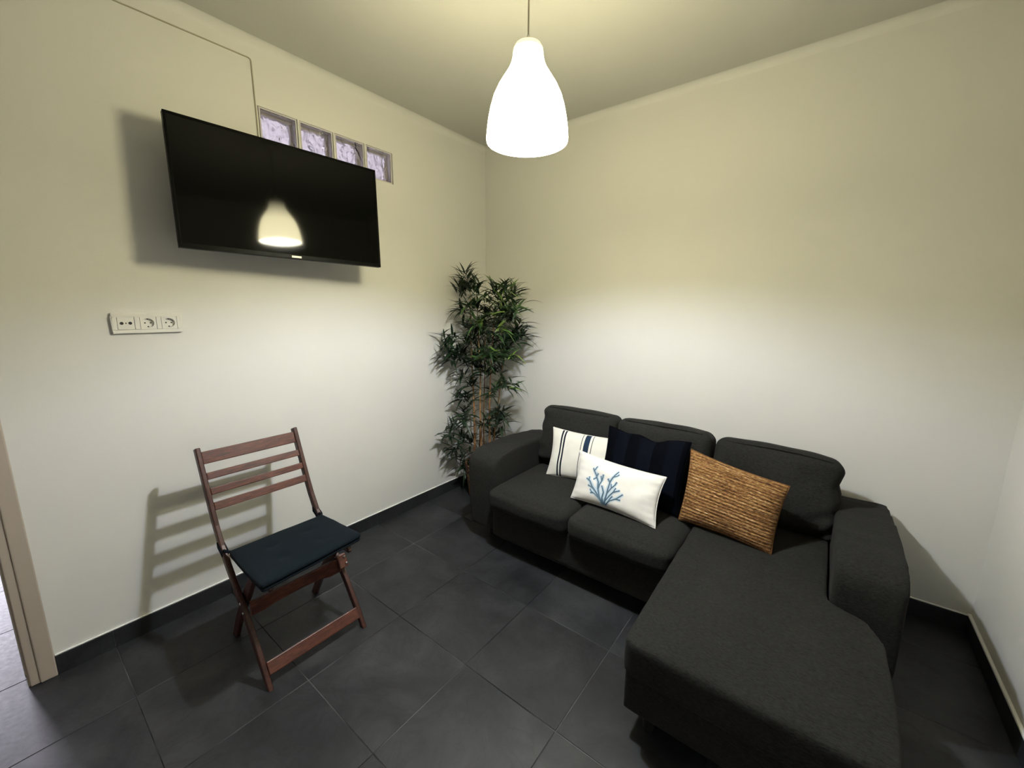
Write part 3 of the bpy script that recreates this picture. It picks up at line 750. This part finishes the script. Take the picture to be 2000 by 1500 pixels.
# ------------------------------------------------------------------ television
tv = thing('television', (-2.133, 0.996, 2.003), 'wall-mounted black flat television, switched off, tilted over the left wall', 'television')
RM = Matrix(((0.996, 0.079, -0.037), (-0.079, 0.997, 0.014), (0.038, -0.011, 0.999)))
tv.rotation_euler = RM.to_euler()
TW, TH = 0.915, 0.526
def tvp(name, bm, m_, **k): return obj(name, bm, m_, tv, local=True, **k)
bm = bmesh.new()
bz = 0.010
for (a, b_, c, d) in ((-TW / 2, TW / 2, TH / 2 - bz, TH / 2), (-TW / 2, TW / 2, -TH / 2, -TH / 2 + 0.020), (-TW / 2, -TW / 2 + bz, -TH / 2 + 0.020, TH / 2 - bz), (TW / 2 - bz, TW / 2, -TH / 2 + 0.020, TH / 2 - bz)):
    box(bm, -0.030, 0.0, a, b_, c, d, bev=0.0015)
tvp('bezel', bm, M['tv_black'])
tvp('screen', nbox(-0.028, -0.003, -TW / 2 + bz - 0.001, TW / 2 - bz + 0.001, -TH / 2 + 0.019, TH / 2 - bz + 0.001), M['screen'])
bm = bmesh.new(); box(bm, -0.066, -0.0305, -TW / 2 + 0.10, TW / 2 - 0.10, -TH / 2 + 0.02, TH / 2 - 0.12, bev=0.012, seg=3); tvp('back_housing', bm, M['tv_mat'])
tvp('logo', nbox(-0.0005, 0.0012, -0.0225, 0.0225, -TH / 2 + 0.004, -TH / 2 + 0.0135, bev=0.0004), M['logo'])['label'] = 'small silver badge'
# bracket: plate on the wall and arm
br = thing('wall_bracket', (XL, 1.0, 1.98), 'black metal wall bracket behind the television', 'bracket')
obj('wall_plate', nbox(XL + 0.0005, XL + 0.012, 0.90, 1.10, 1.90, 2.10, bev=0.002), M['tv_mat'], br)
obj('arm', nbox(XL + 0.012, -2.215, 0.975, 1.025, 1.97, 2.03, bev=0.004), M['tv_mat'], br)

# cable along the wall
bm = bmesh.new()
zc_, yc_ = 2.686, 0.9655
tube(bm, [(XL + 0.003, -1.6, zc_ - 0.02), (XL + 0.003, 0.0, zc_ - 0.010), (XL + 0.003, yc_ - 0.012, zc_), (XL + 0.0032, yc_ - 0.003, zc_ - 0.003), (XL + 0.003, yc_, zc_ - 0.012), (XL + 0.003, yc_ + 0.001, 2.40), (XL + 0.003, yc_ - 0.004, 2.02)], 0.0031, 8)
cb = obj('wall_cable', bm, M['cable'], smooth=True); base_origin(cb)
tag(cb, 'thin beige cable clipped to the left wall, running down behind the television', 'cable')

# ------------------------------------------------------------------ triple wall outlet
so = thing('wall_outlet', (XL, 0.437, 1.39), 'white triple wall outlet plate with aerial and two power sockets below the television', 'outlet')
Z0, Z1 = 1.389, 1.475; zc = 1.432
bm = bmesh.new(); mods = (0.3655, 0.4380, 0.5100)
# plate built as frame round three square openings
ys = [0.321]
hw = 0.0275
for c in mods: ys += [c - hw, c + hw]
ys.append(0.5545)
bm = bmesh.new()
box(bm, XL, XL + 0.0135, 0.321, 0.5545, zc + hw, Z1); box(bm, XL, XL + 0.0135, 0.321, 0.5545, Z0, zc - hw)
for k in range(0, 8, 2): box(bm, XL, XL + 0.0135, ys[k], ys[k + 1], zc - hw, zc + hw)
bmesh.ops.remove_doubles(bm, verts=bm.verts, dist=1e-5)
pf = obj('plate', bm, M['white_plastic'], so); bv = pf.modifiers.new('b', 'BEVEL'); bv.width = 0.0022; bv.segments = 3; bv.limit_method = 'ANGLE'
def disc_hole(bm, y, z, r, x, depth=0.004, seg=20):
    lathe_r = [bm.verts.new((x, y + r * math.cos(2 * math.pi * k / seg), z + r * math.sin(2 * math.pi * k / seg))) for k in range(seg)]
    c2_ = [bm.verts.new((x + 0.0006, v_.co.y, v_.co.z)) for v_ in lathe_r]
    bm.faces.new(c2_); bm.faces.new(lathe_r[::-1])
    for k in range(seg): bm.faces.new((lathe_r[k], lathe_r[(k + 1) % seg], c2_[(k + 1) % seg], c2_[k]))
md = obj('aerial_module', nbox(XL + 0.001, XL + 0.0125, mods[0] - hw + 0.0008, mods[0] + hw - 0.0008, zc - hw + 0.0008, zc + hw - 0.0008, bev=0.0012), M['white_plastic'], so)
hb = bmesh.new(); disc_hole(hb, mods[0] - 0.0135, zc, 0.0062, XL + 0.0126); disc_hole(hb, mods[0] + 0.0135, zc, 0.0062, XL + 0.0126); disc_hole(hb, mods[0], zc, 0.0026, XL + 0.0126)
obj('jack', hb, M['dark_hole'], md)
for c in mods[1:]:
    # round recess: square face with a circular well
    bm = bmesh.new(); seg = 32; r = 0.0195; xf, xb = XL + 0.0130, XL + 0.0004
    sq = []
    a_ = hw - 0.0008
    for k in range(seg):
        t = 2 * math.pi * (k + 0.0) / seg; cx, cy = math.cos(t), math.sin(t); s_ = a_ / max(abs(cx), abs(cy)); sq.append(bm.verts.new((xf, c + cx * s_, zc + cy * s_)))
    ci = [bm.verts.new((xf, c + r * math.cos(2 * math.pi * k / seg), zc + r * math.sin(2 * math.pi * k / seg))) for k in range(seg)]
    wb = [bm.verts.new((xb, c + r * 0.96 * math.cos(2 * math.pi * k / seg), zc + r * 0.96 * math.sin(2 * math.pi * k / seg))) for k in range(seg)]
    sb_ = [bm.verts.new((xb, v_.co.y, v_.co.z)) for v_ in sq]
    for k in range(seg):
        k2 = (k + 1) % seg
        bm.faces.new((sq[k], sq[k2], ci[k2], ci[k])); bm.faces.new((ci[k], ci[k2], wb[k2], wb[k])); bm.faces.new((sq[k2], sq[k], sb_[k], sb_[k2]))
    bm.faces.new(wb); 
    md = obj('socket', bm, M['white_plastic'], so)
    hb = bmesh.new(); disc_hole(hb, c - 0.0095, zc, 0.0030, xb + 0.0002); disc_hole(hb, c + 0.0095, zc, 0.0030, xb + 0.0002)
    disc_hole(hb, c, zc - 0.0165, 0.0030, xb + 0.0004); disc_hole(hb, c, zc + 0.0165, 0.0024, xb + 0.0004)
    obj('pin_hole', hb, M['dark_hole'], md)

# ------------------------------------------------------------------ pendant lamp
LX, LY = -0.910, 1.250
lamp = thing('pendant_lamp', (LX, LY, 2.075), 'lit white glass bell pendant lamp hanging from the ceiling on a thin cord', 'lamp')
prof = [(0.1405, 0.000), (0.1420, 0.008), (0.1408, 0.022), (0.1385, 0.045), (0.1345, 0.072), (0.1275, 0.105), (0.1165, 0.140), (0.1000, 0.173), (0.0820, 0.200), (0.0660, 0.224), (0.0565, 0.245), (0.0525, 0.262), (0.0512, 0.276), (0.0495, 0.288), (0.0430, 0.2985), (0.0300, 0.3055), (0.0100, 0.3085), (0.0045, 0.3088)]
bm = bmesh.new(); lathe(bm, prof, (0, 0, 0), 64)
inner = [(r - 0.003 if r > 0.01 else r, z - (0.0 if r > 0.05 else 0.003)) for r, z in prof][::-1]
inn = [(max(0.0045, r), z) for r, z in inner]
n0 = len(bm.verts)
allp = prof + inn
bm.free(); bm = bmesh.new(); rg = lathe(bm, allp, (0, 0, 0), 64)
for k in range(64): bm.faces.new((rg[-1][k], rg[-1][(k + 1) % 64], rg[0][(k + 1) % 64], rg[0][k]))
obj('shade', bm, M['shade'], lamp, smooth=True, local=True)
bm = bmesh.new(); lathe(bm, [(0.0, 0.040), (0.010, 0.0415), (0.019, 0.046), (0.026, 0.053), (0.0295, 0.062), (0.030, 0.068), (0.0, 0.068)], (0, 0, 0), 32)
bulb = obj('bulb', bm, M['bulb'], lamp, smooth=True, local=True)
bm = bmesh.new(); lathe(bm, [(0.0, 0.0685), (0.030, 0.0685), (0.027, 0.080), (0.020, 0.096), (0.015, 0.106), (0.0135, 0.118), (0.0, 0.118)], (0, 0, 0), 32)
obj('collar', bm, M['white_plastic'], bulb, smooth=True, local=True)
bm = bmesh.new(); lathe(bm, [(0.0, 0.119), (0.020, 0.119), (0.021, 0.180), (0.016, 0.20), (0.006, 0.215), (0.0, 0.215)], (0, 0, 0), 24)
obj('lamp_holder', bm, M['white_plastic'], lamp, smooth=True, local=True)
bm = bmesh.new(); lathe(bm, [(0.0, 0.307), (0.0085, 0.3085), (0.0065, 0.322), (0.0035, 0.330), (0.0, 0.331)], (0, 0, 0), 20)
obj('cord_grip', bm, M['white_plastic'], lamp, smooth=True, local=True)
bm = bmesh.new(); tube(bm, [(0, 0, 0.20), (0, 0, 0.45), (0.004, 0.002, 0.685)], 0.0030, 8); obj('cord', bm, M['cord'], lamp, smooth=True, local=True)
bm = bmesh.new(); lathe(bm, [(0.0, 0.655), (0.012, 0.656), (0.040, 0.672), (0.048, 0.690), (0.048, 0.6995), (0.0, 0.6995)], (0.004, 0.002, 0), 32)
obj('ceiling_rose', bm, M['white_plastic'], lamp, smooth=True, local=True)

# ------------------------------------------------------------------ bamboo plant in a basket
PXc, PYc = -2.100, 2.335
bk = thing('basket', (PXc, PYc, 0), 'brown woven basket planter tucked behind the left sofa arm', 'basket')
bm = bmesh.new(); prof = []; nr = 30
for i in range(nr + 1):
    t = i / nr; prof.append((0.112 + 0.036 * t, 0.002 + 0.270 * t))
def wob(a, z, i, k): return 0.0055 * math.cos(i * math.pi / 1.5) * (1 if (k // 2) % 2 else -1)
rg = lathe(bm, prof + [(0.146, 0.277), (0.138, 0.277), (0.132, 0.25)], (PXc, PYc, 0), 96, lambda a, z, i, k: wob(a, z, i, k) if i <= nr - 2 else 0)
bm.faces.new(rg[0][::-1])
obj('weave', bm, M['wicker'], bk, smooth=True)
bm = bmesh.new()
rim = [(PXc + 0.147 * math.cos(2 * math.pi * k / 40), PYc + 0.147 * math.sin(2 * math.pi * k / 40), 0.276) for k in range(41)]
tube(bm, rim, 0.006, 8); obj('rim', bm, M['wicker'], bk, smooth=True)

pt = thing('bamboo_plant', (PXc, PYc, 0.20), 'tall artificial bamboo plant with narrow green leaves in the room corner', 'plant')
bm = bmesh.new(); lathe(bm, [(0.0, 0.245), (0.06, 0.243), (0.130, 0.235), (0.128, 0.215), (0.0, 0.215)], (PXc, PYc, 0), 40); obj('soil', bm, M['moss'], pt, smooth=True)
stems = []
SD = [((-2.175, 2.300), (-2.205, 2.330), 1.62), ((-2.105, 2.300), (-2.090, 2.320), 1.20), ((-2.020, 2.320), (-1.990, 2.330), 1.48), ((-2.130, 2.390), (-2.150, 2.400), 1.30), ((-2.060, 2.400), (-1.960, 2.420), 1.36), ((-2.150, 2.345), (-2.110, 2.300), 1.52)]
for i, (b0, b1, h) in enumerate(SD):
    bm = bmesh.new(); pts = []
    for k in range(13):
        t = k / 12; z = 0.23 + (h - 0.23) * t
        pts.append(Vector((b0[0] + (b1[0] - b0[0]) * t + 0.010 * math.sin(5 * t + i), b0[1] + (b1[1] - b0[1]) * t + 0.008 * math.cos(4 * t + i), z)))
    tube(bm, pts, 0.0095 if i < 3 else 0.006, 10, 0.003)
    st_o = obj('stem', bm, M['cane'], pt, smooth=True); stems.append((pts, st_o))
    for k in range(1, 9):
        t = k / 9.5; p = pts[int(t * 12)]
        nb = bmesh.new(); rr = (0.0095 if i < 3 else 0.006) * (1 - 0.6 * t) + 0.0016
        lathe(nb, [(rr * 0.8, -0.004), (rr, 0), (rr * 0.8, 0.004)], (p.x, p.y, p.z), 10)
        if i < 3 and k < 6: obj('node', nb, M['cane'], st_o, smooth=True)
        else: nb.free()
CL = [[-2.27, 2.312, 1.761], [-2.27, 2.25, 1.646], [-2.22, 2.306, 1.653], [-2.065, 2.223, 1.657], [-1.915, 2.139, 1.575], [-2.239, 2.258, 1.487], [-2.092, 2.267, 1.511], [-1.785, 2.136, 1.645], [-1.692, 2.138, 1.638], [-1.873, 2.48, 1.635], [-1.922, 2.355, 1.558], [-1.65, 2.204, 1.512], [-1.902, 2.277, 1.467], [-1.939, 2.471, 1.419], [-1.813, 2.443, 1.376], [-1.761, 2.424, 1.298], [-2.27, 2.102, 1.295], [-2.27, 2.022, 1.23], [-2.27, 2.313, 1.39], [-1.993, 2.142, 1.412], [-2.03, 2.32, 1.466], [-2.105, 2.218, 1.268], [-2.191, 2.437, 1.302], [-1.79, 2.143, 1.353], [-1.884, 2.365, 1.295], [-1.834, 2.433, 1.317], [-2.27, 2.138, 1.144], [-2.27, 2.29, 1.131], [-2.259, 2.434, 1.146], [-1.833, 2.127, 1.222], [-1.922, 2.375, 1.174], [-1.649, 2.12, 1.182], [-2.27, 2.252, 0.985], [-2.184, 2.277, 0.941], [-2.249, 2.193, 0.832], [-1.99, 2.237, 1.039], [-2.013, 2.41, 1.017], [-1.778, 2.234, 0.993], [-1.648, 2.174, 0.994], [-2.013, 2.371, 0.847], [-2.216, 2.281, 0.809], [-2.27, 2.299, 0.694], [-2.213, 2.205, 0.644], [-2.008, 2.235, 0.649], [-2.011, 2.408, 0.636], [-1.861, 2.303, 0.673], [-1.9, 2.302, 0.74], [-2.27, 2.139, 0.597], [-2.27, 2.062, 0.539], [-2.27, 2.258, 0.464], [-2.27, 2.117, 0.409], [-2.27, 2.359, 0.411], [-2.27, 2.236, 0.295], [-2.082, 2.462, 0.492], [-2.263, 2.264, 0.22], [-2.236, 2.457, 1.197], [-2.0, 2.32, 1.28], [-2.085, 2.206, 1.339], [-2.27, 2.31, 1.23], [-2.1, 2.363, 1.393], [-1.915, 2.366, 1.246], [-2.116, 2.287, 1.07], [-2.099, 2.2, 1.128], [-1.995, 2.351, 1.123], [-2.1, 2.159, 1.533], [-2.27, 2.189, 1.189], [-1.902, 2.349, 1.49], [-1.743, 2.256, 1.555], [-2.011, 2.407, 1.394], [-1.948, 2.19, 1.164]]
def leaf_mesh(L, W, droop, seg=5):
    vs, fs = [], []
    for k in range(seg + 1):
        t = k / seg; x = L * t * (1 - 0.12 * droop * t); z = -droop * L * 0.55 * t * t + 0.04 * L * t
        wd = W / 2 * (math.sin(math.pi * (t ** 0.62)) * 0.96 + 0.04) * (1 if k < seg else 0.05)
        vs += [(x, wd, z + wd * 0.35), (x, 0, z), (x, -wd, z + wd * 0.35)]
    for k in range(seg):
        a = 3 * k; fs += [(a, a + 1, a + 4, a + 3), (a + 1, a + 2, a + 5, a + 4)]
    return vs, fs
LM = []
for (L, W, d) in ((0.150, 0.0190, 0.55), (0.140, 0.0180, 1.00), (0.170, 0.0190, 1.45), (0.115, 0.0170, 0.25)):
    vs, fs = leaf_mesh(L, W, d); me = bpy.data.meshes.new('leaf'); me.from_pydata(vs, [], fs); me.materials.append(M['leaf'])
    for p in me.polygons: p.use_smooth = True
    LM.append((me, vs, fs))
leaves = []; rnd = random.Random(4)
twb = bmesh.new()
for ci, c in enumerate(CL):
    c = Vector(c)
    # nearest stem point lower than the cluster
    best = None
    for pts, so_ in stems:
        for p in pts:
            if p.z < c.z - 0.02:
                d = (p - c).length + 0.8 * abs((c.z - p.z) - 0.14)
                if best is None or d < best[0]: best = (d, p, so_)
    if best is None: best = (0, stems[0][0][0], stems[0][1])
    a = best[1]; mid = a.lerp(c, 0.5) + Vector((0, 0, 0.02)); d0 = (c - a).normalized()
    tube(twb, [a, mid, c], 0.0016, 5, 0.0009)
    nl = 25 if c.z > 1.0 else 21
    for k in range(nl):
        t = rnd.random() ** 0.8; q_ = mid.lerp(c, 0.1 + 0.9 * t) + Vector((rnd.uniform(-1, 1) * 0.022, rnd.uniform(-1, 1) * 0.03, rnd.uniform(-1, 1) * 0.03)); q_.x = max(q_.x, XL + 0.02)
        az = rnd.uniform(0, 2 * math.pi); dd = Vector((math.cos(az), math.sin(az), rnd.uniform(-0.35, 0.95))) + d0 * 0.55
        if c.z > 1.6: dd.z += 0.55
        dd.normalize()
        me_i = rnd.choice((0, 0, 1, 1, 2, 3)) if dd.z < 0.5 else rnd.choice((0, 3, 1))
        s_ = rnd.uniform(0.78, 1.12)
        # keep tips inside the room
        tip = q_ + dd * 0.14 * s_
        if tip.x < XL + 0.015: dd.x = abs(dd.x) * 0.3 + 0.02; dd.normalize()
        if tip.y > YB - 0.02: dd.y = -abs(dd.y); dd.normalize()
        yv = Vector((0, 0, 1)).cross(dd)
        if yv.length < 0.05: yv = Vector((1, 0, 0))
        yv.normalize(); rl = rnd.uniform(-0.6, 0.6) * (0.25 if q_.x < XL + 0.12 else 1)
        zv = dd.cross(yv); y2 = yv * math.cos(rl) + zv * math.sin(rl); z2 = dd.cross(y2)
        mw = Matrix(((dd.x * s_, y2.x * s_, z2.x * s_, q_.x), (dd.y * s_, y2.y * s_, z2.y * s_, q_.y), (dd.z * s_, y2.z * s_, z2.z * s_, q_.z), (0, 0, 0, 1)))
        if min((mw @ Vector(v_)).x for v_ in LM[me_i][1]) < XL + 0.006 or max((mw @ Vector(v_)).y for v_ in LM[me_i][1]) > YB - 0.01: continue
        leaves.append(((q_ + dd * 0.07 - Vector((0, 0, 1.5))).length, me_i, mw))
tw = obj('twigs', twb, M['twig'], pt); tw['kind'] = 'stuff'
leaves.sort(key=lambda t: t[0])
base = Matrix.Translation(-wloc(pt))
for _, k, mw in leaves[:300]:
    o = bpy.data.objects.new('leaf', LM[k][0]); COL.objects.link(o); o.parent = pt; o.matrix_local = base @ mw
vs, fs = [], []
for _, k, mw in leaves[300:]:
    n0 = len(vs); vs += [tuple(base @ mw @ Vector(v_)) for v_ in LM[k][1]]; fs += [tuple(n0 + i for i in f) for f in LM[k][2]]
me = bpy.data.meshes.new('foliage'); me.from_pydata(vs, [], fs); me.materials.append(M['leaf'])
for p in me.polygons: p.use_smooth = True
fo = bpy.data.objects.new('foliage', me); COL.objects.link(fo); fo.parent = pt; fo['kind'] = 'stuff'
